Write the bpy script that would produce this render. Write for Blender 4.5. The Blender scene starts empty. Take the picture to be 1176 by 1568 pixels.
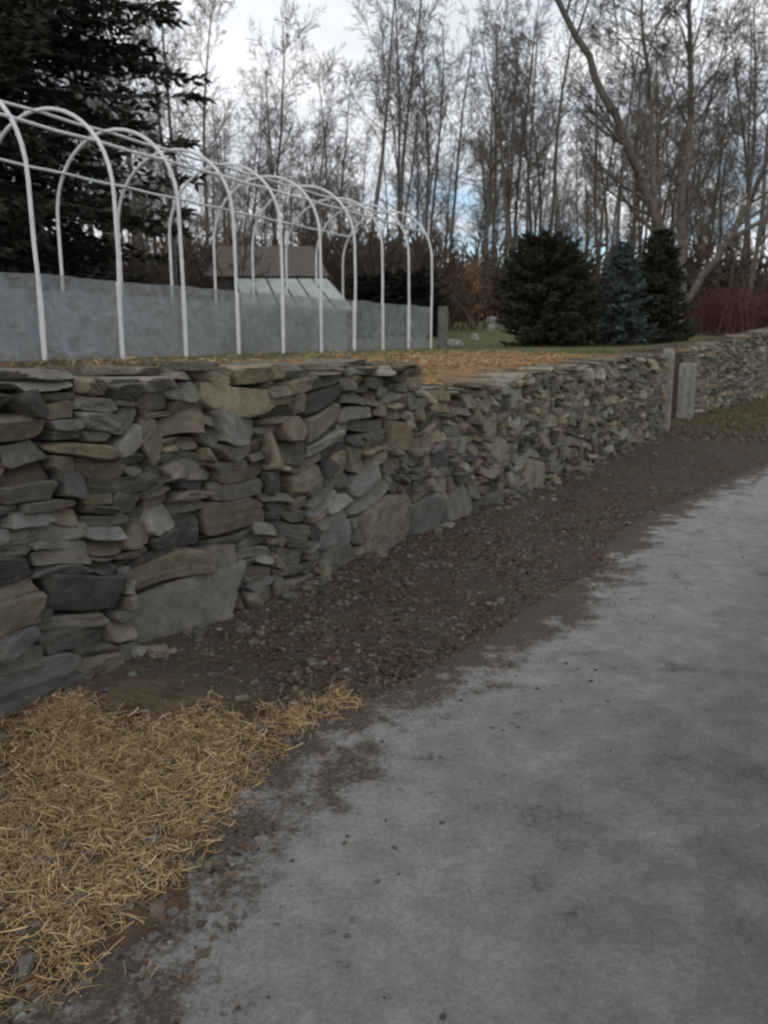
import bpy, math, random
import numpy as np
from mathutils import Vector
rng=np.random.default_rng(7); random.seed(7)
sc=bpy.context.scene

# ------------------------------------------------------------ helpers
def new_obj(name,verts,faces,mat=None,smooth=False,col=None,parent=None):
    me=bpy.data.meshes.new(name)
    verts=np.asarray(verts,dtype=np.float32)
    if isinstance(faces,np.ndarray):
        k=faces.shape[1]; nf=len(faces)
        me.vertices.add(len(verts)); me.vertices.foreach_set('co',verts.ravel())
        me.loops.add(nf*k); me.loops.foreach_set('vertex_index',faces.astype(np.int32).ravel())
        me.polygons.add(nf); me.polygons.foreach_set('loop_start',np.arange(0,nf*k,k,dtype=np.int32))
        me.update(calc_edges=True); me.validate()
    else:
        me.from_pydata([tuple(v) for v in verts.tolist()],[],faces); me.update()
    me.polygons.foreach_set('use_smooth',[smooth]*len(me.polygons))
    if col is not None:
        a=me.color_attributes.new('Col','FLOAT_COLOR','POINT')
        c=np.ones((len(verts),4),dtype=np.float32); c[:,:3]=col
        a.data.foreach_set('color',c.ravel())
    if mat: me.materials.append(mat)
    ob=bpy.data.objects.new(name,me); sc.collection.objects.link(ob)
    if parent: ob.parent=parent
    return ob
def empty(name,loc=(0,0,0)):
    e=bpy.data.objects.new(name,None); e.location=loc; sc.collection.objects.link(e); return e
def mat_new(name,rough=.9):
    m=bpy.data.materials.new(name); m.use_nodes=True
    nt=m.node_tree; b=nt.nodes['Principled BSDF']; b.inputs['Roughness'].default_value=rough
    b.inputs['Specular IOR Level'].default_value=.2
    return m,nt,b
def noise(nt,scale,detail=6,rough=.6,vec=None):
    n=nt.nodes.new('ShaderNodeTexNoise'); n.inputs['Scale'].default_value=scale
    n.inputs['Detail'].default_value=detail; n.inputs['Roughness'].default_value=rough
    if vec is None:
        tc=nt.nodes.new('ShaderNodeTexCoord'); vec=tc.outputs['Object']
    nt.links.new(vec,n.inputs['Vector']); return n.outputs['Fac']
def ramp(nt,fac,stops):
    r=nt.nodes.new('ShaderNodeValToRGB'); e=r.color_ramp.elements
    while len(e)<len(stops): e.new(.5)
    for i,(p,c) in enumerate(stops):
        e[i].position=p; e[i].color=(c[0],c[1],c[2],1) if hasattr(c,'__len__') else (c,c,c,1)
    nt.links.new(fac,r.inputs['Fac']); return r.outputs['Color']
def mix(nt,fac,a,b,mode='MIX'):
    m=nt.nodes.new('ShaderNodeMix'); m.data_type='RGBA'; m.blend_type=mode
    def s(sock,v):
        if isinstance(v,(int,float)): sock.default_value=v
        elif isinstance(v,tuple): sock.default_value=(*v,1)
        else: nt.links.new(v,sock)
    if isinstance(fac,(int,float)): m.inputs[0].default_value=fac
    else: nt.links.new(fac,m.inputs[0])
    s(m.inputs[6],a); s(m.inputs[7],b); return m.outputs[2]
def math_n(nt,op,a,b):
    m=nt.nodes.new('ShaderNodeMath'); m.operation=op
    for i,v in enumerate((a,b)):
        if isinstance(v,(int,float)): m.inputs[i].default_value=v
        else: nt.links.new(v,m.inputs[i])
    return m.outputs[0]
def bump(nt,b,h,strength=.5,dist=.02):
    n=nt.nodes.new('ShaderNodeBump'); n.inputs['Strength'].default_value=strength
    n.inputs['Distance'].default_value=dist; nt.links.new(h,n.inputs['Height']); nt.links.new(n.outputs[0],b.inputs['Normal'])
def attr(nt,name='Col'):
    a=nt.nodes.new('ShaderNodeAttribute'); a.attribute_name=name; return a.outputs['Color']

# ------------------------------------------------------------ materials
def simple_mat(name,c1,c2,scale,rough=.9,bs=.4,bd=.01,det=4):
    m,nt,b=mat_new(name,rough); f=noise(nt,scale,det)
    nt.links.new(ramp(nt,f,[(.3,c1),(.7,c2)]),b.inputs['Base Color'])
    if bs: bump(nt,b,f,bs,bd)
    return m
def col_mat(name,nscale,lo=.6,hi=1.35,rough=.92,bs=.5,bd=.01):
    m,nt,b=mat_new(name,rough); f=noise(nt,nscale,4,.65)
    nt.links.new(mix(nt,1,attr(nt),ramp(nt,f,[(.3,lo),(.7,hi)]),'MULTIPLY'),b.inputs['Base Color'])
    if bs: bump(nt,b,f,bs,bd)
    return m
m_stone,nt,b=mat_new('fieldstone',.95)
f1=noise(nt,9,8,.65); f2=noise(nt,45,6,.7); f3=noise(nt,3.2,3,.5); f4=noise(nt,14,5,.6)
c=mix(nt,1,attr(nt),ramp(nt,f1,[(.28,.58),(.72,1.38)]),'MULTIPLY')
c=mix(nt,ramp(nt,f3,[(.48,0),(.7,.3)]),c,(.145,.135,.11))
c=mix(nt,ramp(nt,f4,[(.58,0),(.70,.35)]),c,(.20,.205,.18))
c=mix(nt,ramp(nt,f2,[(.55,0),(.75,.4)]),c,(.05,.045,.04))
nt.links.new(c,b.inputs['Base Color'])
bump(nt,b,math_n(nt,'ADD',math_n(nt,'MULTIPLY',f1,1.0),math_n(nt,'MULTIPLY',f2,.4)),.9,.03)
m_core=simple_mat('wall_core_dark',(.014,.012,.01),(.035,.03,.024),12)  # near-black core, keeps the gaps between stones dark
m_pipe=simple_mat('white_pvc_pipe',(.55,.56,.57),(.72,.72,.72),6,.45,0)
m_bark=simple_mat('grey_bark',(.075,.066,.058),(.16,.143,.125),5,bs=0,det=2)  # bark lightened to imitate veiling haze over the bare trees
m_bark2=simple_mat('brown_grey_bark',(.09,.077,.065),(.19,.165,.14),4,bs=0,det=2)  # haze painted in here too, as a lighter bark colour
m_twig=simple_mat('brush_twigs',(.07,.05,.04),(.15,.11,.085),2,bs=0,det=2)
m_redtwig=simple_mat('red_brush_twigs',(.085,.038,.030),(.15,.075,.055),2,bs=0,det=2)
m_ever=col_mat('evergreen_needles',3,bs=0)
m_leaf=col_mat('dead_leaves',20,bs=0)
m_straw=col_mat('straw',30,.7,1.2,.8,bs=0)
m_gravel=col_mat('gravel_stones',30,bs=0)

# ------------------------------------------------------------ layout frame along the wall
P0=np.array([-1.63,3.13]); D=np.array([.497,.868]); D/=np.linalg.norm(D); N=np.array([-D[1],D[0]])
S1=16.6; P1=P0+D*S1; D2=np.array([.669,.743]); D2/=np.linalg.norm(D2)
def W(s,n):
    s=np.asarray(s,float); n=np.asarray(n,float)
    a=np.minimum(s,S1)[...,None]*D+np.maximum(s-S1,0)[...,None]*D2
    return P0+a+n[...,None]*N
def SN(x,y):
    px=np.asarray(x,float)-P0[0]; py=np.asarray(y,float)-P0[1]
    s=px*D[0]+py*D[1]; n=px*N[0]+py*N[1]
    M=np.linalg.inv(np.array([[D2[0],N[0]],[D2[1],N[1]]]))
    qx=px-D[0]*S1; qy=py-D[1]*S1
    s2=M[0,0]*qx+M[0,1]*qy; n2=M[1,0]*qx+M[1,1]*qy
    k=s>S1
    return np.where(k,S1+s2,s),np.where(k,n2,n)
def sst(a,b,x):
    t=np.clip((x-a)/(b-a),0,1); return t*t*(3-2*t)
def walltop(s):
    s=np.asarray(s,float)
    lo=np.interp(s,[3.9,5,7.2,10,13.8,17,18,24,40],[1.15,1.20,1.30,1.41,1.48,1.62,1.7,2.25,3.1])
    return np.where(s<3.93,1.42,lo)
def wob(x,y,f,a,seed=0):
    r=np.random.default_rng(100+seed); o=np.zeros_like(x,dtype=float)
    for i in range(7):
        th=r.uniform(0,6.28); k=f*(1.35**i)*r.uniform(.8,1.2); ph=r.uniform(0,6.28)
        o+=np.sin(k*(x*math.cos(th)+y*math.sin(th))+ph)/(1.2**i)
    return o*a/3
def H(x,y,detail=True):
    x=np.asarray(x,float); y=np.asarray(y,float)
    s,n=SN(x,y)
    zf=.045*np.maximum(0,y-14.5)
    zb=1.40+.02*np.clip(y-9,0,16)+.06*np.clip(y-25,0,35)+.03*np.clip(y-60,0,50)+.11*np.clip(y-110,0,250)
    zb=zb-.02*np.clip(9-y,0,30)*.5
    near=walltop(s)-np.where(s<4,.05,.03)
    zb=near+(zb-near)*sst(.4,3.2,n)
    gate=sst(13.6,14.2,s)*(1-sst(16.2,16.8,s))
    w1=.32+gate*2.8
    t=np.clip((n-.2)/(w1-.2+1e-6),0,1)
    far=sst(34,62,y)
    zz=zf*(1-t)+zb*t
    zz=zz*(1-far)+zb*far
    if detail:
        zz=zz+wob(x,y,7,.006,1)+wob(x,y,1.6,.014,2)*sst(.0,.5,-n+ .5)+wob(x,y,.15,.35,3)*sst(30,90,y)
    zz=zz+np.where(n<.2,.05*np.exp(-np.clip(-n,0,9)/.25),0)*(1-far)
    return zz
RE=np.array([[-9,-14],[-3.2,-4],[-1.5,-1],[-.85,.8],[-.60,1.57],[-.56,1.84],[-.40,2.37],[-.21,2.75],[.05,3.16],[.42,3.5],[1.05,4.33],[1.88,5.9],[3.01,7.7],[4.8,10.0],[7.2,13.],[11,17.2],[18,24.5],[30,37],[52,60]])
def road_left(y): return np.interp(y,RE[:,1],RE[:,0])

# ------------------------------------------------------------ ground
sv=np.concatenate([-np.geomspace(6.1,260,26)[::-1],np.arange(-6,20,.09),np.arange(20,40,.5),np.geomspace(40,900,50)])
nv=np.concatenate([-np.geomspace(12,700,26)[::-1],np.arange(-11.7,-3,.3),np.arange(-3,.2,.07),np.array([.2,.26,.32,.38,.46]),np.arange(.55,4,.14),np.arange(4,30,.6),np.geomspace(30,700,40)])
S,Nn=np.meshgrid(sv,nv,indexing='ij'); XY=W(S,Nn); X,Y=XY[...,0],XY[...,1]
Z=H(X,Y)
inroad=(X>road_left(Y)+.5)&(Nn<-.2)
Z=np.where(inroad,Z-.03,Z)
ns,nn=S.shape
idx=np.arange(ns*nn).reshape(ns,nn)
F=np.stack([idx[:-1,:-1],idx[1:,:-1],idx[1:,1:],idx[:-1,1:]],-1).reshape(-1,4)
g=sst(.8,2.0,Nn)*sst(9,13,Y)*(1-sst(62,75,Y))
g=np.maximum(g,sst(14,18,Y)*(Nn<0)*.5)
st=np.exp(-(((X+1.15)/.75)**2+((Y-2.5)/.85)**2)**2)*(Nn<-.05)
st2=sst(3.7,4.2,S)*(1-sst(10,13,S))*sst(.25,.4,Nn)*(1-sst(2.4,4.2,Nn))
zone=np.stack([g,np.maximum(st*.75,st2),sst(55,70,Y)],-1).reshape(-1,3)
mg,nt,b=mat_new('dirt_grass_ground',.97)
z=nt.nodes.new('ShaderNodeSeparateColor'); nt.links.new(attr(nt),z.inputs[0])
fa=noise(nt,1.3,8,.6); fb=noise(nt,22,8,.75); fc=noise(nt,90,4,.7); fd=noise(nt,4.5,6,.65)
dirt=ramp(nt,fb,[(.25,(.03,.022,.016)),(.5,(.075,.056,.042)),(.62,(.11,.082,.06)),(.8,(.20,.172,.14))])
dirt=mix(nt,ramp(nt,fd,[(.45,0),(.65,.5)]),dirt,(.105,.092,.078))
dirt=mix(nt,ramp(nt,fa,[(.42,0),(.62,.7)]),dirt,(.068,.042,.027))
grass=ramp(nt,fd,[(.3,(.07,.08,.03)),(.5,(.105,.115,.045)),(.7,(.18,.155,.075))])
straw=ramp(nt,fb,[(.3,(.20,.12,.05)),(.7,(.46,.30,.13))])
leafc=ramp(nt,fd,[(.3,(.06,.042,.03)),(.7,(.13,.09,.06))])
gc=mix(nt,z.outputs[0],dirt,grass)
sf=math_n(nt,'MULTIPLY',z.outputs[1],ramp(nt,fd,[(.34,.1),(.56,1)]))
gc=mix(nt,sf,gc,straw); gc=mix(nt,z.outputs[2],gc,leafc)
nt.links.new(gc,b.inputs['Base Color'])
bump(nt,b,math_n(nt,'ADD',fb,math_n(nt,'MULTIPLY',fc,.5)),.9,.03)
new_obj('ground',np.stack([X,Y,Z],-1).reshape(-1,3),F,mg,True,zone)

# ------------------------------------------------------------ road
yv=np.concatenate([np.arange(-14,0,.5),np.arange(0,12,.06),np.arange(12,58,.5)])
uo=np.concatenate([np.linspace(-.35,.6,20),np.linspace(.7,6.5,40)])
YY,UU=np.meshgrid(yv,uo,indexing='ij')
XX=road_left(YY)+UU*1.15
ZZ=H(XX,YY,False)+wob(XX,YY,1.4,.008,5)+wob(XX,YY,6,.002,6)+.022-.05*np.exp(-np.clip(UU+.35,0,9)/.09)
ZZ+=.02*sst(0,2.5,UU)
nr,nc=YY.shape; idx=np.arange(nr*nc).reshape(nr,nc)
F=np.stack([idx[:-1,:-1],idx[:-1,1:],idx[1:,1:],idx[1:,:-1]],-1).reshape(-1,4)
edge=np.stack([np.clip((UU+.35)/.7,0,1),np.clip(UU/6,0,1),np.clip(YY/12,0,1)],-1).reshape(-1,3)
mr,nt,b=mat_new('worn_asphalt',.92)
e=nt.nodes.new('ShaderNodeSeparateColor'); nt.links.new(attr(nt),e.inputs[0])
fa=noise(nt,.8,6,.6); fb=noise(nt,3.2,8,.6); fc=noise(nt,55,6,.7); fe=noise(nt,240,3,.7); fg=noise(nt,9,6,.65)
asph=ramp(nt,fa,[(.35,(.135,.135,.132)),(.65,(.195,.194,.186))])
asph=mix(nt,ramp(nt,fb,[(.50,0),(.68,.65)]),asph,(.26,.257,.247))
asph=mix(nt,ramp(nt,fb,[(.30,.5),(.46,0)]),asph,(.09,.092,.093))
asph=mix(nt,ramp(nt,e.outputs[1],[(.05,.5),(.16,0)]),asph,(.235,.222,.198))
asph=mix(nt,ramp(nt,e.outputs[2],[(.35,0),(.9,.55)]),asph,(.30,.295,.28))
wear=math_n(nt,'ADD',e.outputs[1],math_n(nt,'MULTIPLY',math_n(nt,'SUBTRACT',fa,.5),.25))
asph=mix(nt,1,asph,ramp(nt,wear,[(.05,1.08),(.12,1.1),(.22,.80),(.34,.85),(.5,1.05)]),'MULTIPLY')
asph=mix(nt,1,asph,ramp(nt,fg,[(.3,.82),(.7,1.18)]),'MULTIPLY')
asph=mix(nt,1,asph,ramp(nt,fc,[(.3,.75),(.7,1.22)]),'MULTIPLY')
asph=mix(nt,1,asph,ramp(nt,fe,[(.3,.78),(.7,1.22)]),'MULTIPLY')
dirt=ramp(nt,fc,[(.25,(.035,.026,.02)),(.5,(.085,.067,.052)),(.8,(.17,.15,.125))])
m1=math_n(nt,'ADD',e.outputs[0],math_n(nt,'MULTIPLY',math_n(nt,'SUBTRACT',fb,.5),1.8))
m1=math_n(nt,'ADD',m1,math_n(nt,'MULTIPLY',math_n(nt,'SUBTRACT',fg,.5),1.2))
m1=math_n(nt,'ADD',m1,math_n(nt,'MULTIPLY',math_n(nt,'SUBTRACT',fc,.5),.7))
nt.links.new(mix(nt,ramp(nt,m1,[(.38,0),(.72,1)]),dirt,asph),b.inputs['Base Color'])
bump(nt,b,math_n(nt,'ADD',math_n(nt,'MULTIPLY',fc,.6),math_n(nt,'ADD',math_n(nt,'MULTIPLY',fe,.3),math_n(nt,'MULTIPLY',fb,1.5))),.7,.025)
new_obj('road',np.stack([XX,YY,ZZ],-1).reshape(-1,3),F,mr,True,edge)

# ------------------------------------------------------------ stones
def cube_grid(n):
    vs={};fs=[];vl=[]
    def vid(p):
        k=tuple(np.round(p,5))
        if k not in vs: vs[k]=len(vl); vl.append(k)
        return vs[k]
    L=np.linspace(-1,1,n+1)
    L=np.sign(L)*np.abs(L)**.8
    for ax in range(3):
        for sg in (-1,1):
            u,v=(ax+1)%3,(ax+2)%3
            for i in range(n):
                for j in range(n):
                    q=[]
                    for (a,bb) in ((i,j),(i+1,j),(i+1,j+1),(i,j+1)):
                        p=[0,0,0]; p[ax]=sg; p[u]=L[a]; p[v]=L[bb]; q.append(vid(p))
                    fs.append(q if sg>0 else q[::-1])
    return np.array(vl),np.array(fs)
CG={n:cube_grid(n) for n in (2,3,4,8,9,10,14)}
BOXN=np.array([(1,0,0),(-1,0,0),(0,1,0),(0,-1,0),(0,0,1),(0,0,-1)],float)
def stone(r,hw,hd,hh,n=9,p=44,jit=.12,rough=.02,chips=6):
    """angular split fieldstone: soft intersection of jittered half-spaces"""
    V,Fc=CG[n]
    v=V/np.linalg.norm(V,axis=1)[:,None]
    Np=BOXN+r.normal(0,jit,(6,3)); dp=r.uniform(.94,1.03,6)
    C=r.choice([-1,1],(chips,3))*np.column_stack([r.uniform(.4,1,chips),r.uniform(.05,.6,chips),r.uniform(.15,.9,chips)]); C/=np.linalg.norm(C,axis=1)[:,None]
    dc=np.abs(C).sum(1)*r.uniform(.70,.98,chips)
    Na=np.vstack([Np,C]); da=np.hstack([dp,dc])
    g=np.maximum(v@Na.T,0)/da
    rr_=1/((g**p).sum(1)**(1/p))
    q=v*np.minimum(rr_,1.65)[:,None]
    for k in (3,8):
        A=r.normal(0,k,(3,3)); ph=r.uniform(0,6.28,3)
        q=q+np.sin(V@A+ph)*rough*(3/k)**.5
    return q*np.array([hw,hd,hh]),Fc
PAL=np.array([(.14,.133,.117),(.15,.135,.11),(.21,.175,.13),(.145,.12,.09),(.075,.071,.066),(.215,.205,.18),(.115,.115,.10),(.18,.148,.11),(.09,.085,.076),(.13,.122,.098),(.16,.16,.148)])
def warp(s,z):
    dz=.055*np.sin(1.7*s+.6+1.2*z)+.035*np.sin(3.9*s+2.0*z+1)+.02*np.sin(8.3*s-2*z)
    return dz*np.clip(z/.25,0,1)*np.clip((1.38-z)/.3,0,1)
def build_wall(name,s0,s1,seed,big=(),base=lambda s:0*s,nsub=9):
    r=np.random.default_rng(seed)
    cw,ch=.036,.0245
    C=int((s1-s0)/cw)
    ctr=s0+(np.arange(C)+.5)*cw
    bz=base(ctr); top=walltop(ctr)
    R=int((np.max(top-bz)+.1)/ch)+4
    occ=np.zeros((R,C),bool)
    tj=np.repeat(r.choice([-.05,-.025,0,.01,.03],C//5+1),5)[:C]
    for j in range(C):
        nrow=int(round((top[j]-bz[j]+.04+tj[j])/ch)); occ[nrow:,j]=True
    rects=[]
    for (a,zb_,w_,h_,pc) in big:
        i=int(zb_/ch); j=int((a-s0)/cw); w=int(w_/cw); h=int(h_/ch)
        rects.append((i,j,h,w,pc)); occ[i:i+h,j:j+w]=True
    for i in range(R):
        j=0
        while j<C:
            if occ[i,j]: j+=1; continue
            wmax=0
            while j+wmax<C and not occ[i,j+wmax] and wmax<14: wmax+=1
            h=int(r.choice([1,2,3,4,5,6],p=[.08,.30,.30,.19,.09,.04] if i>12 else [.04,.20,.27,.23,.16,.10]))
            w=int(np.clip(round(h*r.uniform(.7,2.6)+r.uniform(1,4.5)),3,14)); w=min(w,wmax)
            if wmax-w<=2: w=wmax
            hh=0
            while hh<h and i+hh<R and not occ[i+hh,j:j+w].any(): hh+=1
            rects.append((i,j,hh,w,None)); occ[i:i+hh,j:j+w]=True; j+=w
    Vs=[];Fs=[];Cs=[];off=0
    for (i,j,h,w,pc) in rects:
        sc_=s0+(j+w/2)*cw; zc=(i+h/2)*ch-.04
        jc=min(int(j+w/2),C-1)
        hw=w*cw/2; hh=h*ch/2
        istop=(zc+hh)>(top[jc]-bz[jc])-.08
        dep=.25 if istop else .14
        big_=pc is not None
        q,Fc=stone(r,hw*1.02,dep,hh*1.04,14 if big_ else nsub,rough=.022 if big_ else .02,chips=10 if big_ else 6)
        ta=r.normal(0,.055) if not istop else r.normal(0,.03)
        if w<6 and h>=4 and not istop: ta=r.normal(0,.25)
        x=q[:,0]*math.cos(ta)-q[:,2]*math.sin(ta); zz=q[:,0]*math.sin(ta)+q[:,2]*math.cos(ta)
        yy=q[:,1]+dep-.01+r.uniform(-.022,.03)-(.015 if big_ else 0)
        if istop: yy=yy+.02
        yy=yy+q[:,0]*r.normal(0,.14)+(q[:,2])*r.normal(.05,.2)
        ss=sc_+x; zz=zc+zz
        zw=zz+warp(ss,zz)
        nn_=yy+.05*(zw-.7)
        P=W(ss,nn_)
        Vs.append(np.column_stack([P,zw+base(ss)])); Fs.append(Fc+off); off+=len(q)
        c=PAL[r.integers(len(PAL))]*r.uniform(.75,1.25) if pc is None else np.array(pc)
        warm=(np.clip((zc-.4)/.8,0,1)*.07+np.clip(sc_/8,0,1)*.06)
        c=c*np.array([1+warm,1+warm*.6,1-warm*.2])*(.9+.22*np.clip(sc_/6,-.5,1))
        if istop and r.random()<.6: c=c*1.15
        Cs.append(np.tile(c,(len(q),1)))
    e=empty(name)
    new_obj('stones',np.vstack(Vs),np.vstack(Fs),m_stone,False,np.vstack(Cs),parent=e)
    cs=np.arange(s0+.06,s1-.02,.1); T=walltop(cs)-.12; B=base(cs)-.1
    cv=[];cf=[]
    for k,s in enumerate(cs):
        for (n_,z_) in ((.08,B[k]),(.13,T[k]),(.45,T[k]),(.45,B[k])):
            p=W(s,n_); cv.append((p[0],p[1],z_))
    for k in range(len(cs)-1):
        a=k*4
        for t in range(4):
            cf.append((a+t,a+(t+1)%4,a+4+(t+1)%4,a+4+t))
    cf+= [(0,1,2,3),(len(cv)-1,len(cv)-2,len(cv)-3,len(cv)-4)]
    new_obj('rubble_core',cv,cf,m_core,parent=e)
    return e
big=[(.80,.02,.78,.37,(.17,.16,.13)),(1.62,.04,.26,.14,(.16,.135,.10)),(1.95,.02,.40,.20,(.18,.155,.12)),(2.42,.02,.42,.33,(.13,.125,.105)),(2.96,.0,.55,.42,(.17,.15,.118)),(3.62,.0,.6,.34,(.12,.118,.11)),
     (4.4,.04,.5,.3,(.15,.14,.115)),(5.1,.02,.5,.24,(.13,.12,.1)),(6.25,.0,.62,.42,(.19,.168,.13)),(3.35,.78,.34,.26,(.165,.13,.09)),(1.05,.87,.40,.12,(.20,.182,.158)),(5.4,.55,.3,.26,(.19,.175,.15)),(.3,.33,.45,.2,(.085,.082,.075)),(1.3,.58,.52,.2,(.135,.11,.085)),(-.9,.1,.6,.35,(.08,.08,.078)),(.1,.9,.3,.12,(.13,.12,.105)),(1.9,.95,.16,.2,(.21,.18,.14)),(4.6,.6,.2,.24,(.21,.2,.18))]
build_wall('dry_stone_wall',-2.6,13.75,3,big)
def base2(s):
    P=W(s,-.05*np.ones_like(s)); return H(P[...,0],P[...,1],False)-.03
build_wall('dry_stone_wall',16.75,34,5,(),base2,4)

def post(name,s,n,w,d,z0,z1,seed):
    r=np.random.default_rng(seed); V,Fc=CG[10]
    q=V/((np.abs(V)**14).sum(1)**(1/14))[:,None]
    A=r.normal(0,2.5,(3,3)); q=q+np.sin(V@A)*.05*np.array([1,1,.1])
    q=q*np.array([w/2,d/2,(z1-z0)/2]); p=W(np.array(s),np.array(n))
    a=math.atan2(D[1],D[0])
    x=q[:,0]*math.cos(a)-q[:,1]*math.sin(a)+p[0]; y=q[:,0]*math.sin(a)+q[:,1]*math.cos(a)+p[1]
    zz=q[:,2]+(z0+z1)/2; x=x+(zz-z0)*.01
    new_obj(name,np.column_stack([x,y,zz]),Fc,m_stone,False,np.tile([.24,.23,.205],(len(q),1)))
post('granite_gate_post',13.88,.0,.17,.2,-.1,1.58,1)
post('granite_gate_post',16.1,.0,.3,.32,-.1,1.3,2)

# ------------------------------------------------------------ scatter
def lumps(name,P,sizes,cols,mat,seed,flat=.6,n=2):
    r=np.random.default_rng(seed); V,Fc=CG[n]; m=len(P)
    q=V/((np.abs(V)**3).sum(1)**(1/3))[:,None]
    Q=np.repeat(q[None],m,0)+r.normal(0,.16,(m,len(q),3))
    Q=Q*sizes[:,None,None]*np.stack([r.uniform(.7,1.3,m),r.uniform(.6,1.1,m),r.uniform(.35,.9,m)*flat*1.4],-1)[:,None]
    a=r.uniform(0,6.28,m); c,s=np.cos(a)[:,None],np.sin(a)[:,None]
    x=Q[...,0]*c-Q[...,1]*s; y=Q[...,0]*s+Q[...,1]*c
    VV=np.stack([x,y,Q[...,2]],-1)+P[:,None]
    FF=(Fc[None]+np.arange(m)[:,None,None]*len(q)).reshape(-1,4)
    return new_obj(name,VV.reshape(-1,3),FF,mat,False,np.repeat(cols,len(q),0))
def strip_points(m,r,over=.35):
    y=np.clip(r.exponential(5.0,m)+.3,.3,17)
    xl=.573*y-3.42; xr=road_left(y)+over*r.normal(0,.5,m)
    x=xl+(xr-xl)*r.uniform(.02,1.0,m)
    return x,y
r=np.random.default_rng(11)
x,y=strip_points(24000,r); s_,n_=SN(x,y); k=(n_<-.02)&(wob(x,y,2.5,1,8)+.3*wob(x,y,9,1,10)>r.uniform(-1.0,.3,len(x))); x,y=x[k],y[k]; m=len(x)
sz=np.clip(r.lognormal(math.log(.0065),.55,m),.0035,.03)
gp=np.array([(.115,.107,.094),(.165,.153,.135),(.075,.063,.053),(.13,.102,.075),(.22,.208,.185)])
lumps('gravel',np.column_stack([x,y,H(x,y)+sz*.08]),sz,gp[r.choice(5,m,p=[.33,.14,.25,.24,.04])]*.9,m_gravel,1)
m=110; s_=r.uniform(-1.5,13.5,m); n_=-r.exponential(.1,m)-.05; P=W(s_,n_); sz=r.uniform(.02,.055,m)
lumps('fallen_wall_stones',np.column_stack([P,H(P[:,0],P[:,1])+sz*.15]),sz,PAL[r.integers(0,9,m)],m_stone,2,n=3)
m=380; y=r.uniform(.8,11,m); x=road_left(y)+r.exponential(.55,m)+.05; sz=r.uniform(.003,.009,m)
zz=H(x,y,False)+wob(x,y,1.4,.008,5)+.022+.02*sst(0,2.5,(x-road_left(y))/1.15)
lumps('road_grit',np.column_stack([x,y,zz+sz*.2]),sz,gp[r.integers(0,5,m)]*.85,m_gravel,4)
def flakes(name,P,size,cols,mat,r,tilt=.5,aspect=.6):
    m=len(P); a=r.uniform(0,6.28,m)
    u=np.stack([np.cos(a),np.sin(a),r.normal(0,tilt,m)],-1); u/=np.linalg.norm(u,axis=1)[:,None]
    v=np.stack([-np.sin(a),np.cos(a),r.normal(0,tilt,m)],-1); v/=np.linalg.norm(v,axis=1)[:,None]
    s=size[:,None]
    V=np.stack([P-u*s,P-v*s*aspect+u*s*.1,P+u*s,P+v*s*aspect+u*s*.1],1)
    V[:,1:4:2,2]+=size[:,None]*.25
    return new_obj(name,V.reshape(-1,3),np.arange(m*4).reshape(m,4),mat,False,np.repeat(cols,4,0))
x,y=strip_points(19000,r); s_,n_=SN(x,y); k=(n_<-.02)&(wob(x,y,1.8,1,9)+.4*wob(x,y,7,1,12)>r.uniform(-.8,.5,len(x))); x,y=x[k],y[k]; m=len(x)
lp=np.array([(.10,.060,.038),(.12,.074,.046),(.065,.044,.031),(.155,.105,.066),(.105,.066,.044)])
flakes('fallen_leaves',np.column_stack([x,y,H(x,y)+.006]),r.uniform(.006,.023,m),lp[r.integers(0,5,m)],m_leaf,r)
def strands(name,x,y,z,L,wd,cols,r,tilt=.22):
    m=len(x); a=r.uniform(0,6.28,m)+wob(x,y,3,1.2,40); el=r.normal(0,tilt,m)
    d=np.stack([np.cos(a)*np.cos(el),np.sin(a)*np.cos(el),np.sin(el)],-1)
    sd=np.stack([-np.sin(a),np.cos(a),r.normal(0,.5,m)],-1)
    c=np.stack([x,y,z],-1); bend=r.normal(0,.12,(m,1))*L[:,None]
    bn=np.stack([-np.sin(a),np.cos(a),np.abs(r.normal(0,.5,m))],-1)
    p=[c-d*L[:,None]/2,c+bn*bend,c+d*L[:,None]/2]
    V=[]
    for q,wf in zip(p,(1,1,.6)):
        V+= [q-sd*wd[:,None]*wf/2,q+sd*wd[:,None]*wf/2]
    V=np.stack(V,1); o=np.arange(m)[:,None]*6
    F=np.concatenate([o+np.array([[0,1,3,2]]),o+np.array([[2,3,5,4]])],0)
    return new_obj(name,V.reshape(-1,3),F,m_straw,False,np.repeat(cols,6,0))
sp=np.array([(.46,.31,.155),(.36,.225,.105),(.56,.41,.23),(.24,.145,.07),(.41,.26,.12)])
m=150000; x=r.uniform(-3.0,.1,m); y=r.uniform(.6,3.9,m); s_,n_=SN(x,y)
dx=x-road_left(y)
dens=wob(x,y,3.0,1,20)*.5+wob(x,y,8,1,21)*.55
edge_=np.minimum(np.minimum(-n_-.12,(-dx-.02-.24*sst(2.3,3.1,y))*1.4),(3.2-y)*1.1+ .1)
edge_=np.minimum(edge_,(y-1.38-.12*np.sin(x*5))*.9)
keep=(edge_*2.6+dens)>r.uniform(.05,1.2,m); keep&=(n_<-.05)
x,y=x[keep],y[keep]; dn=dens[keep]; m=len(x)
mound=np.clip(dn,0,1.3)*.05
strands('straw_mulch',x,y,H(x,y)+.004+mound*r.uniform(0,1,m)+r.exponential(.006,m),r.uniform(.02,.10,m),r.uniform(.0013,.0036,m),sp[r.integers(0,5,m)]*r.uniform(.65,1.1,(m,1)),r,.28)
m=900; x=r.uniform(-2.2,.6,m); y=r.uniform(1.2,4.6,m); s_,n_=SN(x,y); k=(n_<-.05)&(x<road_left(y)+.05); x,y=x[k],y[k]; m=len(x)
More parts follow.
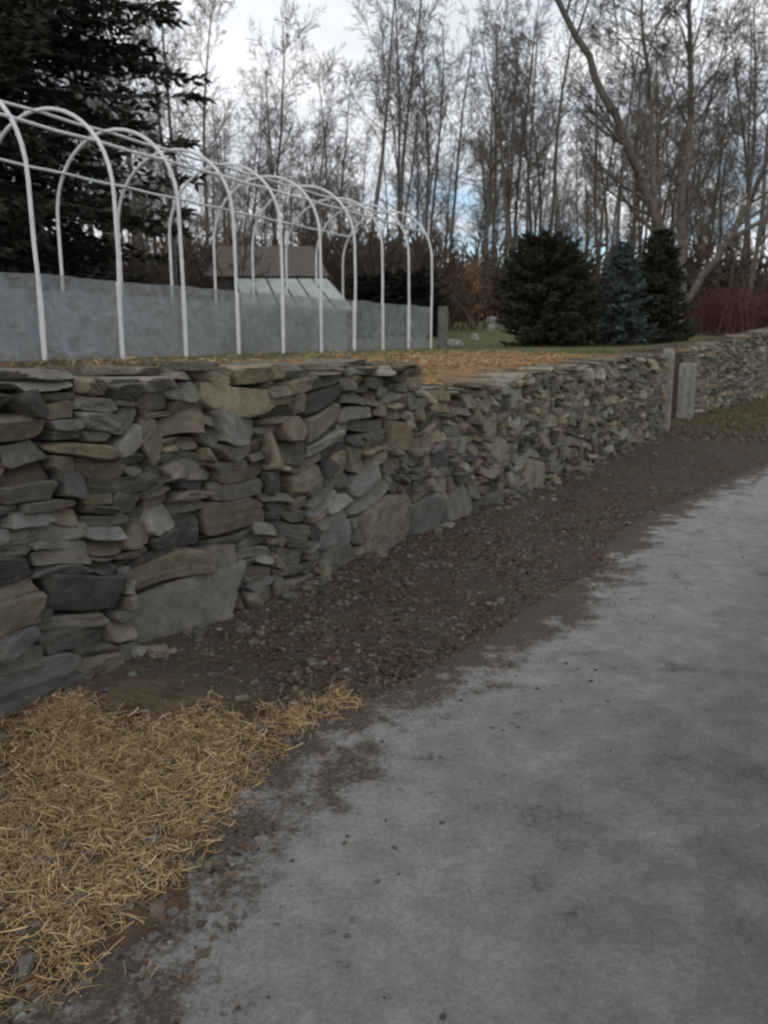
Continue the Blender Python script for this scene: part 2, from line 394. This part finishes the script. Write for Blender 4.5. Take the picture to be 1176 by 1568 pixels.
strands('loose_straw',x,y,H(x,y)+.006,r.uniform(.02,.08,m),r.uniform(.0015,.003,m),sp[r.integers(0,5,m)]*.8,r,.1)
m=12000; s_=r.uniform(3.9,13,m); n_=.45+r.exponential(1.0,m); P=W(s_,n_); x,y=P[:,0],P[:,1]; k=wob(x,y,1.2,1,23)>-.5; x,y=x[k],y[k]; m=len(x)
strands('straw_mulch',x,y,H(x,y)+.02*r.uniform(0,1,m),r.uniform(.06,.2,m),r.uniform(.005,.010,m),sp[r.integers(0,5,m)]*1.0,r)
# dry grass hanging on the wall top
m=3200; s_=r.uniform(-2,13.6,m); n_=r.uniform(.12,.55,m); P=W(s_,n_); x,y=P[:,0],P[:,1]; k=wob(x,y,2.6,1,27)>-.1; x,y,s_=x[k],y[k],s_[k]; m=len(x)
strands('dry_grass_thatch',x,y,walltop(s_)+.02+r.uniform(-.01,.02,m),r.uniform(.04,.14,m),r.uniform(.002,.005,m),sp[r.integers(0,5,m)]*.6,r,.35)
def blades(name,x,y,L,cols,r):
    m=len(x); a=r.uniform(0,6.28,m); ln=r.uniform(.1,.7,m)
    d=np.stack([np.cos(a)*ln,np.sin(a)*ln,np.ones(m)],-1); sd=np.stack([-np.sin(a),np.cos(a),0*a],-1)*.005
    c=np.stack([x,y,H(x,y)-.01],-1)
    V=np.stack([c-sd,c+sd,c+d*L[:,None]+sd*.2,c+d*L[:,None]-sd*.2],1)
    return new_obj(name,V.reshape(-1,3),np.arange(m*4).reshape(m,4),m_leaf,False,np.repeat(cols,4,0))
gpal=np.array([(.09,.105,.04),(.14,.125,.06),(.09,.09,.04),(.20,.165,.09)])
m=14000; s_=r.uniform(-3,30,m); n_=np.where(s_<4,.45+r.exponential(.5,m),2+r.exponential(4,m)); P=W(s_,n_)
k=wob(P[:,0],P[:,1],1.5,1,31)>-.2; P=P[k]; m=len(P)
blades('grass_tufts',P[:,0],P[:,1],r.uniform(.02,.07,m),gpal[r.integers(0,4,m)],r)
m=6000; s_=r.uniform(14,32,m); n_=-r.uniform(.05,1.8,m); P=W(s_,n_)
blades('grass_tufts',P[:,0],P[:,1],r.uniform(.02,.08,m),gpal[r.integers(0,4,m)]*.8,r)
m=7000; s_=r.uniform(13,30,m); n_=-r.uniform(.05,2.2,m); P=W(s_,n_)
flakes('fallen_leaves',np.column_stack([P,H(P[:,0],P[:,1])+.01]),r.uniform(.015,.04,m),lp[r.integers(0,5,m)]*1.2,m_leaf,r)

# ------------------------------------------------------------ tubes
class Tubes:
    def __init__(s): s.V=[];s.F=[];s.o=0
    def add(s,pts,rad,k=3):
        pts=np.asarray(pts,float); rad=np.asarray(rad,float); m=len(pts)
        t=np.gradient(pts,axis=0); t/=np.linalg.norm(t,axis=1)[:,None]+1e-9
        ref=np.array([0,0,1.]) if abs(t[0,2])<.9 else np.array([1.,0,0])
        u=np.cross(t,ref); u/=np.linalg.norm(u,axis=1)[:,None]+1e-9; v=np.cross(t,u)
        a=np.arange(k)*2*math.pi/k
        R=pts[:,None]+rad[:,None,None]*(np.cos(a)[None,:,None]*u[:,None]+np.sin(a)[None,:,None]*v[:,None])
        s.V.append(R.reshape(-1,3))
        i=np.arange(m-1)[:,None]*k+np.arange(k)[None]; j=np.arange(m-1)[:,None]*k+(np.arange(k)+1)[None]%k
        s.F.append((np.stack([i,j,j+k,i+k],-1).reshape(-1,4))+s.o); s.o+=m*k
    def obj(s,name,mat,smooth=True,parent=None): return new_obj(name,np.vstack(s.V),np.vstack(s.F),mat,smooth,parent=parent)
def unit(v): return v/(np.linalg.norm(v)+1e-9)
def side_dir(d,ang,r):
    a=r.normal(0,1,3); u=unit(np.cross(d,a)); return unit(d*math.cos(ang)+u*math.sin(ang))
def grow(T,p,d,L,rad,lev,cfg,r):
    nseg=(9,5,3,2,2)[min(lev,4)]
    pts=[p]; q=p.copy(); dd=d.copy(); ds=[dd]
    for i in range(nseg):
        dd=unit(dd+r.normal(0,cfg['wig'][lev],3)+np.array([0,0,cfg['up'][lev]])); q=q+dd*L/nseg; pts.append(q); ds.append(dd)
    pts=np.array(pts); t=np.linspace(0,1,nseg+1); rr=rad*(1-t*cfg['taper'][lev]); rr=np.maximum(rr,cfg['minr'])
    T.add(pts,rr,(7,4,3,3,3)[min(lev,4)])
    if lev<cfg['levels']:
        n=cfg['n'][lev]; n=max(1,int(n*r.uniform(.75,1.25)))
        for c_ in range(n):
            tt=r.uniform(cfg['start'][lev],1.0); f=tt*nseg; i=min(int(f),nseg-1)
            pp=pts[i]+(pts[i+1]-pts[i])*(f-i)
            cl=L*cfg['len'][lev]*r.uniform(.55,1.2)*(1.15-.7*tt if lev==0 else 1.1-.5*tt)
            cr=min(np.interp(tt,t,rr)*cfg['rr'][lev]*r.uniform(.6,1),1)
            cd=side_dir(ds[i],math.radians(r.uniform(*cfg['ang'][lev])),r)
            grow(T,pp,cd,cl,cr,lev+1,cfg,r)
cfg_forest=dict(levels=3,n=(28,9,7),start=(.40,.2,.15),len=(.27,.45,.5),rr=(.5,.5,.55),ang=((35,68),(25,60),(20,55)),wig=(.045,.11,.14,.16),up=(.03,.09,.04,.02),taper=(.85,.85,.8,.6),minr=.010)
varsM=[]
for vi in range(7):
    r=np.random.default_rng(200+vi); T=Tubes()
    cf=dict(cfg_forest); cf['start']=(.34+.06*(vi%4),.2,.15)
    grow(T,np.zeros(3),unit(np.array([r.normal(0,.05),r.normal(0,.05),1])),20,.18,0,cf,r)
    ob=T.obj('bare_tree_form',m_bark if vi%2 else m_bark2); varsM.append(ob.data); bpy.data.objects.remove(ob)
forest=empty('bare_tree_forest')
r=np.random.default_rng(55)
def inst(me,x,y,sc_,par,rot=None,zoff=-.1,name='tree'):
    ob=bpy.data.objects.new(name,me); sc.collection.objects.link(ob); ob.parent=par
    ob.location=(x,y,float(H(np.array(x),np.array(y)))+zoff); ob.rotation_euler=(r.normal(0,.03),r.normal(0,.03),r.uniform(0,6.28) if rot is None else rot); ob.scale=sc_ if hasattr(sc_,'__len__') else (sc_,)*3
    return ob
NT=290
for i in range(NT):
    y=62+ (i/NT)**1.3*100; a=r.uniform(-.60,.64); x=a*y
    s1=r.uniform(.78,1.1)*(1.05 if a<-.28 or a>.0 else .92)
    if -.28<a<-.14: s1*=.85
    inst(varsM[r.integers(7)],x,y,(s1,s1,s1*r.uniform(.95,1.2)),forest)
for (x,y,s1) in [(-1.3,50,1.08),(-6.2,48,.78),(-10,44,.95),(-13,40,.85),(-8.2,38,.72),(4.5,60,.95),(9,57,.9),(15,55,.95),(22,50,1.),(27,46,1.),(-16,36,.9),(-19,30,.8),(19,60,.95),(-24,34,1),(31,40,.95),(-5,38,.6),(-11.5,34,.85),(-7.6,30,.6),(-9,33,.75)]:
    inst(varsM[r.integers(7)],x,y,s1,forest)

def brush_mesh(seed,mat,h=2.2,n=34,spread=1.8):
    r=np.random.default_rng(seed); T=Tubes()
    cfg=dict(levels=2,n=(6,5),start=(.2,.2),len=(.45,.5),rr=(.6,.6),ang=((20,50),(20,50)),wig=(.12,.15,.2),up=(.05,.05,.03),taper=(.7,.7,.6),minr=.010)
    for i in range(n):
        p=np.array([r.normal(0,spread*.5),r.normal(0,spread*.5),0]); d=unit(np.array([r.normal(0,.35),r.normal(0,.35),1]))
        grow(T,p,d,h*r.uniform(.5,1.1),.018,0,cfg,r)
    ob=T.obj('brush_form',mat); me=ob.data; bpy.data.objects.remove(ob); return me
bm=[brush_mesh(300+i,m_twig,2.2,38) for i in range(3)]; rm=[brush_mesh(320+i,m_redtwig,1.8,50) for i in range(2)]
brush=empty('underbrush'); r=np.random.default_rng(66)
for i in range(250):
    y=60+(i/250)**1.2*75; x=r.uniform(-.6,.66)*y; s1=r.uniform(1.2,2.8)
    inst(bm[r.integers(3)],x,y,(s1*1.5,s1*1.5,s1),brush,name='shrub')
for i in range(40):
    x=r.uniform(-22,-8.8); y=r.uniform(26,42); inst(bm[r.integers(3)],x,y,r.uniform(.9,1.8),brush,name='shrub')
for i in range(26):
    x=r.uniform(-9,2); y=r.uniform(38,46); inst(bm[r.integers(3)],x,y,r.uniform(1.2,2.4),brush,name='shrub')
hedge=empty('red_twig_brush')
for i in range(36):
    x=r.uniform(13.5,32); y=34+r.uniform(-1.5,6); inst(rm[r.integers(2)],x,y,r.uniform(.9,1.3),hedge,name='shrub')
for i in range(14):
    x=r.uniform(4,16); y=58+r.uniform(-3,3); inst(rm[r.integers(2)],x,y,r.uniform(.7,1.2),hedge,name='shrub')

# large bare tree at right
r=np.random.default_rng(77); T=Tubes()
cfgL=dict(levels=4,n=(9,8,6,5),start=(.15,.2,.15,.1),len=(.42,.45,.5,.5),rr=(.5,.5,.55,.6),ang=((25,55),(25,55),(20,50),(20,50)),wig=(.06,.10,.14,.16,.18),up=(.02,.04,.05,.04,.02),taper=(.7,.8,.8,.7,.5),minr=.009)
by=32; bz=1.9
limbs=[([(11.5,by,bz),(11.4,by,3.2),(10.9,by,4.8),(10.2,by-.2,6.6),(9.1,by-.6,8.7),(7.5,by-.9,11.2),(5.7,by-1.3,14.0),(4.4,by-1.5,17)],[.34,.28,.22,.19,.16,.13,.09,.04]),
([(11.5,by,3.3),(11.5,by+.3,5),(11.4,by+.5,7.3),(11.6,by+.6,9.6),(11.5,by+.8,11.8),(11.3,by+1,15),(11.5,by+1,18)],[.20,.18,.155,.13,.10,.07,.03]),
([(11.5,by,3.2),(12.1,by-.1,4.2),(13,by-.4,5.7),(13.8,by-.6,7.6),(14.5,by-.8,10),(15.2,by-1,13),(15.5,by-1,16)],[.16,.145,.12,.10,.08,.06,.03]),
([(13,by-.4,5.7),(14.6,by-.8,6.6),(16.4,by-1.3,7.2),(18.5,by-1.6,8.6)],[.09,.08,.06,.03]),
([(10.2,by-.2,6.6),(10.0,by,9),(9.7,by+.3,12),(9.2,by+.5,16)],[.12,.10,.065,.03])]
for pts,rad in limbs:
    pts=np.array(pts,float); t=np.arange(len(pts)); tf=np.linspace(0,len(pts)-1,len(pts)*4)
    P=np.stack([np.interp(tf,t,pts[:,k]) for k in range(3)],-1); P[1:-1]=(P[:-2]+P[1:-1]*2+P[2:])/4; P[2:]+=r.normal(0,.035,P[2:].shape); R_=np.interp(tf,t,rad)
    T.add(P,R_,9)
    for c_ in range(15):
        f=r.uniform(.35,1)*(len(P)-2); i=int(f); d=unit(P[i+1]-P[i])
        cd=side_dir(d,math.radians(r.uniform(30,60)),r); cd[2]=abs(cd[2])*.6+.15; cd=unit(cd)
        L=r.uniform(2.2,4.8)*(1.2-.4*i/len(P)); grow(T,P[i],cd,L,R_[i]*.45,1,cfgL,r)
T.obj('bare_maple_tree',m_bark)

# ------------------------------------------------------------ conifers
def conifer(name,x,y,Ht,R,seed,whorls,nb,spray,slen,col,droop=.25,power=.8,round_=0,z0=.03,dens=1.,hj=.3,low=1.):
    r=np.random.default_rng(seed); base=float(H(np.array(x),np.array(y)))-.05
    e=empty(name,(x,y,base)); T=Tubes()
    T.add(np.array([[0,0,0],[0,0,Ht*.5],[.02,0,Ht*.97]]),[Ht*.018+.04,Ht*.011+.02,.01],8)
    SP=[];SD=[];SL=[];CC=[]
    for wI in range(whorls):
        for k in range(nb):
            h=z0+(1-z0)*(wI+r.uniform(-hj,hj))/whorls; h=min(max(h,.01),.985)
            rad=R*(1-h)**power*min(1,low+h*1.3)
            if round_: rad=R*math.sqrt(max(0,1-(abs(h-.3)/.72)**2.2))*(1 if h>.3 else .92)
            a=r.uniform(0,6.28); L=rad*r.uniform(.68,1.15)+.05; dz=droop*L
            up=.45*(h**2)
            t=np.linspace(0,1,6); pr=np.stack([np.cos(a)*L*t,np.sin(a)*L*t,h*Ht+ (up*L*t)-dz*t**1.3*(1-h)+ .12*L*t**3],-1)
            pr[:,:2]+=r.normal(0,.02*L,(6,2))
            T.add(pr,np.linspace(.012+.012*L,.004,6),3)
            n=int(spray*L/R*dens*r.uniform(.7,1.3))+3
            tt=r.uniform(.12,1,n)**.8; f=tt*5; i=np.minimum(f.astype(int),4); pp=pr[i]+(pr[i+1]-pr[i])*(f-i)[:,None]
            off=r.normal(0,1,(n,3))*np.array([.10,.10,.06])*L*.9*(1.1-tt)[:,None]
            sa=a+r.choice([-1,1],n)*r.uniform(.2,1.3,n)
            sd=np.stack([np.cos(sa),np.sin(sa),r.normal(-.25*droop*2,.35,n)],-1)
            SP.append(pp+off);SD.append(sd/np.linalg.norm(sd,axis=1)[:,None]);SL.append(slen*r.uniform(.5,1.2,n))
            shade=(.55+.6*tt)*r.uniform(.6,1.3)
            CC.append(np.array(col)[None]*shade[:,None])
    SP=np.vstack(SP);SD=np.vstack(SD);SL=np.hstack(SL);CC=np.vstack(CC); m=len(SP)
    sv_=np.cross(SD,r.normal(0,1,(m,3))); sv_/=np.linalg.norm(sv_,axis=1)[:,None]; w=SL*.17
    V=np.stack([SP,SP+SD*SL[:,None]*.45+sv_*w[:,None],SP+SD*SL[:,None],SP+SD*SL[:,None]*.45-sv_*w[:,None]],1)
    T.obj('trunk_and_boughs',m_bark,parent=e)
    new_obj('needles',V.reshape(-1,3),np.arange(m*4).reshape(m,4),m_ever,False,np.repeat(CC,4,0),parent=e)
conifer('spruce_tree',-9.9,20,22,7.0,1,58,11,250,.34,(.036,.037,.028),.3,.75,hj=1.2,low=.58)
conifer('spruce_tree',-16,16.5,20,5.5,2,36,8,150,.45,(.036,.037,.028),.35,.75,hj=1)
conifer('yew_shrub',4.25,22,2.75,1.2,3,26,12,120,.15,(.036,.042,.028),.05,.6,round_=1)
conifer('yew_shrub',4.95,22.6,2.2,.85,13,22,10,110,.15,(.036,.042,.028),.05,.6,round_=1)
conifer('blue_spruce_tree',6.75,23.6,2.95,1.05,4,24,10,110,.14,(.08,.102,.094),.05,.75)
conifer('juniper_tree',8.1,24.5,3.35,1.1,5,30,11,110,.16,(.036,.043,.028),-.1,.65)
conifer('evergreen_shrub',-.3,31.4,2.2,1.1,6,18,11,90,.2,(.02,.022,.018),.05,.6,round_=1)
conifer('evergreen_shrub',1.1,31.5,2.3,1.2,7,18,11,90,.2,(.02,.022,.018),.05,.6,round_=1)
conifer('evergreen_shrub',-11,27,3.0,2.2,8,20,11,100,.3,(.022,.025,.018),.05,.6,round_=1)

r=np.random.default_rng(88); bx,by_=4.6,45.; zb=float(H(np.array(bx),np.array(by_)))
e=empty('bronze_leaved_tree',(bx,by_,zb)); T=Tubes()
grow(T,np.zeros(3),np.array([0,0,1.]),2.4,.08,0,dict(levels=2,n=(14,6),start=(.3,.2),len=(.5,.5),rr=(.5,.5),ang=((30,60),(25,50)),wig=(.05,.1,.1),up=(.02,.05,.05),taper=(.8,.8,.6),minr=.01),r)
T.obj('trunk',m_bark,parent=e)
m=1900; P=r.normal(0,1,(m,3))*np.array([.42,.42,.65])+np.array([0,0,1.95])
o=flakes('leaves',P,r.uniform(.05,.11,m),np.array([(.50,.27,.13)])*r.uniform(.6,1.1,(m,1)),m_leaf,r,1.0); o.parent=e
V_=np.array([(5.6,43,0),(6.3,44,0),(4.9,38,0),(1.65,20.2,0),(3.1,28,0)],float); V_[:,2]=H(V_[:,0],V_[:,1])+.1
lumps('field_boulders',V_,np.array([.42,.3,.2,.22,.12]),np.tile([.38,.38,.36],(5,1)),m_stone,9,.8,n=8)

# ------------------------------------------------------------ hoop greenhouse frame
gh=empty('hoop_greenhouse')
A0=np.array([-3.93,9.47]); AD=np.array([.458,.889]); AD/=np.linalg.norm(AD); AN=np.array([-AD[1],AD[0]]); SPC=1.219; WID=2.36
hs,ha=1.98,1.16
def gz(k): return 1.41+.019*k
Tp=Tubes(); rr=np.random.default_rng(5)
def hoop_pt(k,u,v):
    p=A0+AD*SPC*k+AN*u; return np.array([p[0],p[1],gz(k)+v])
for k in range(-3,10):
    jx=rr.normal(0,.02,4)
    pts=[hoop_pt(k,0,-.25),hoop_pt(k,jx[0],.6),hoop_pt(k,jx[1]-.01,1.3)]
    for a in np.linspace(0,math.pi,22):
        pts.append(hoop_pt(k+jx[3]*.5*math.sin(a),WID/2*(1-math.cos(a))+jx[1]*(1-a/3.2),hs+(ha+jx[2])*math.sin(a)**.93))
    pts+= [hoop_pt(k,WID,1.2),hoop_pt(k,WID,-.25)]
    Tp.add(np.array(pts),np.full(len(pts),.0255),8)
    Tp.add(np.array([hoop_pt(k,0,-.2),hoop_pt(k,0,.95)]),[.031,.031],8)
for ang in (math.radians(36),math.pi/2,math.pi-math.radians(36)):
    pts=[]
    for k in np.arange(-3,9.01,.5):
        sag=-.015*abs(math.sin(math.pi*k)); pts.append(hoop_pt(k,WID/2*(1-math.cos(ang)),hs+ha*math.sin(ang)**.93-.035+sag))
    Tp.add(np.array(pts),np.full(len(pts),.021),8)
Tp.obj('hoops_and_purlins',m_pipe,parent=gh)
mp,nt,b=mat_new('translucent_poly_film',.45)
f=noise(nt,1.0,5,.6); f2=noise(nt,5,5,.6)
nt.links.new(ramp(nt,f,[(.3,(.26,.27,.275)),(.7,(.46,.47,.475))]),b.inputs['Base Color'])
bump(nt,b,math_n(nt,'ADD',f,f2),1,.18)
tr=nt.nodes.new('ShaderNodeBsdfTransparent'); tl=nt.nodes.new('ShaderNodeBsdfTranslucent'); tl.inputs[0].default_value=(.6,.61,.62,1)
mx=nt.nodes.new('ShaderNodeMixShader'); mx.inputs[0].default_value=.35
mx2=nt.nodes.new('ShaderNodeMixShader')
nt.links.new(ramp(nt,f2,[(.35,.42),(.65,.2)]),mx2.inputs[0])
out=nt.nodes['Material Output']
nt.links.new(b.outputs[0],mx.inputs[1]); nt.links.new(tl.outputs[0],mx.inputs[2]); nt.links.new(mx.outputs[0],mx2.inputs[1]); nt.links.new(tr.outputs[0],mx2.inputs[2]); nt.links.new(mx2.outputs[0],out.inputs[0])
def film(u0,name,sgn):
    ks=np.arange(-3,9.001,.03); vs=np.linspace(-.12,.97,30)
    K,Vv=np.meshgrid(ks,vs,indexing='ij')
    dz=.008*np.sin(K*math.pi+1)+.006*np.sin(K*7.1)
    fold=np.abs(np.sin(K*5.1+np.sin(K*1.7)*3+Vv*2.6))**6; fold2=np.abs(np.sin(K*11+Vv*7+np.sin(K*4)*2))**8
    sag=np.abs(np.sin(K*math.pi))  # belly between the posts
    u=u0+sgn*(.01+.05*sag*np.sin(np.clip(Vv,0,1)*math.pi)+.02*np.sin(K*2.3+Vv*3)+.014*np.sin(K*9+Vv*5+np.sin(K*3)*2)+.06*fold*(1.1-Vv)+.035*fold2)
    Px=A0[0]+AD[0]*SPC*K+AN[0]*u; Py=A0[1]+AD[1]*SPC*K+AN[1]*u
    Zz=1.41+.019*K+Vv*(1+dz)
    n0,n1=K.shape; idx=np.arange(n0*n1).reshape(n0,n1)
    F=np.stack([idx[:-1,:-1],idx[1:,:-1],idx[1:,1:],idx[:-1,1:]],-1).reshape(-1,4)
    new_obj(name,np.stack([Px,Py,Zz],-1).reshape(-1,3),F,mp,True,parent=gh)
film(.03,'plastic_sheeting_front',1); film(WID-.05,'plastic_sheeting_back',-1)

# ------------------------------------------------------------ shed behind greenhouse
m_shing=simple_mat('brown_shingles',(.10,.085,.075),(.17,.14,.125),8)
m_sid=simple_mat('weathered_boards',(.09,.085,.08),(.17,.16,.15),6)
m_pan=simple_mat('pale_roof_panel',(.32,.36,.32),(.50,.54,.49),3,.6,.1)
sh=empty('garden_shed')
def box(name,a,bx_,mat,par,bev=.01):
    x0,y0,z0=a; x1,y1,z1=bx_
    V=[(x,y,z) for x in (x0,x1) for y in (y0,y1) for z in (z0,z1)]
    F=[(0,1,3,2),(4,6,7,5),(0,4,5,1),(2,3,7,6),(0,2,6,4),(1,5,7,3)]
    o=new_obj(name,V,F,mat,parent=par); mo=o.modifiers.new('b','BEVEL'); mo.width=bev; mo.segments=2; return o
def quadslab(name,p,mat,par,th=.06):
    p=[Vector(q) for q in p]; nrm=(p[1]-p[0]).cross(p[3]-p[0]).normalized()*th
    V=[tuple(q) for q in p]+[tuple(q-nrm) for q in p]
    return new_obj(name,V,[(0,1,2,3),(7,6,5,4),(0,4,5,1),(1,5,6,2),(2,6,7,3),(3,7,4,0)],mat,parent=par)
gzv=1.7
box('walls',(-6.5,32,gzv),(-2.4,36,4.35),m_sid,sh)
box('lean_to_wall',(-4.9,30.1,gzv),(-1.1,32,2.85),m_sid,sh)
quadslab('roof_front',[(-6.9,31.8,4.38),(-2.1,31.8,4.38),(-2.9,34,5.75),(-6.7,34,5.75)],m_shing,sh)
quadslab('roof_back',[(-2.1,36.3,4.3),(-6.9,36.3,4.3),(-6.7,34.02,5.75),(-2.9,34.02,5.75)],m_shing,sh)
for i in range(6):
    xb=-5.05+i*.68; xt=-5.6+i*.58
    quadslab('roof_panel_%d'%(i+1),[(xb,29.9,3.02),(xb+.60,29.9,3.02),(xt+.51,31.72,4.28),(xt,31.72,4.28)],m_pan,sh,.03)
quadslab('lean_to_rafters',[(-5.15,29.85,2.96),(-.95,29.85,2.96),(-2.1,31.76,4.22),(-5.7,31.76,4.22)],m_sid,sh,.05)
box('door',(-4.3,30.04,gzv),(-3.4,30.098,2.8),m_shing,sh)
zz=float(H(np.array(1.5),np.array(19.9)))
pl=empty('wooden_end_board'); box('board',(1.30,19.85,zz-.1),(1.54,19.91,zz+.98),m_sid,pl); box('stake',(1.37,19.915,zz-.2),(1.46,20.0,zz+.85),m_sid,pl)

# ------------------------------------------------------------ world, light, camera
w=bpy.data.worlds.new('World'); sc.world=w; w.use_nodes=True; nt=w.node_tree
bg=nt.nodes['Background']; bg.inputs['Strength'].default_value=.1
sky=nt.nodes.new('ShaderNodeTexSky'); sky.sky_type='NISHITA'; sky.sun_disc=False
EL,ROT=math.radians(14),math.radians(200)
sky.sun_elevation=EL; sky.sun_rotation=ROT
tc=nt.nodes.new('ShaderNodeTexCoord'); mpn=nt.nodes.new('ShaderNodeMapping'); mpn.inputs['Scale'].default_value=(1.8,1.8,6); mpn.inputs['Location'].default_value=(3.1,.4,1.7)
nt.links.new(tc.outputs['Generated'],mpn.inputs[0])
cf_=noise(nt,2.2,8,.5,mpn.outputs[0])
sx=nt.nodes.new('ShaderNodeSeparateXYZ'); nt.links.new(tc.outputs['Generated'],sx.inputs[0])
skyc=mix(nt,1,sky.outputs[0],(1.1,1.5,1.75),'MULTIPLY')
fac=math_n(nt,'ADD',cf_,ramp(nt,sx.outputs[2],[(.08,0),(.4,.35)]))
cl=mix(nt,ramp(nt,cf_,[(.42,0),(.6,1)]),(8.0,8.6,9.5),(10.2,10.3,10.6))
res=mix(nt,ramp(nt,fac,[(.38,.25),(.58,1)]),skyc,cl)
nt.links.new(res,bg.inputs[0])
sd=bpy.data.lights.new('sun','SUN'); sd.energy=.5; sd.angle=math.radians(25); sd.color=(1,.9,.8)
so=bpy.data.objects.new('sun',sd); sc.collection.objects.link(so)
dv=Vector((math.sin(ROT)*math.cos(EL),math.cos(ROT)*math.cos(EL),math.sin(EL)))
so.rotation_euler=dv.to_track_quat('Z','Y').to_euler()
cam=bpy.data.cameras.new('camera'); co=bpy.data.objects.new('camera',cam); sc.collection.objects.link(co)
cam.sensor_fit='VERTICAL'; cam.angle=2*math.atan(784/1230); cam.clip_end=3000
cam.dof.use_dof=True; cam.dof.focus_distance=.7; cam.dof.aperture_fstop=8.5
co.location=(0,0,1.5); co.rotation_euler=(math.radians(90-11.2),0,0)
sc.camera=co
sc.view_settings.view_transform='Standard'; sc.view_settings.look='None'; sc.view_settings.exposure=0
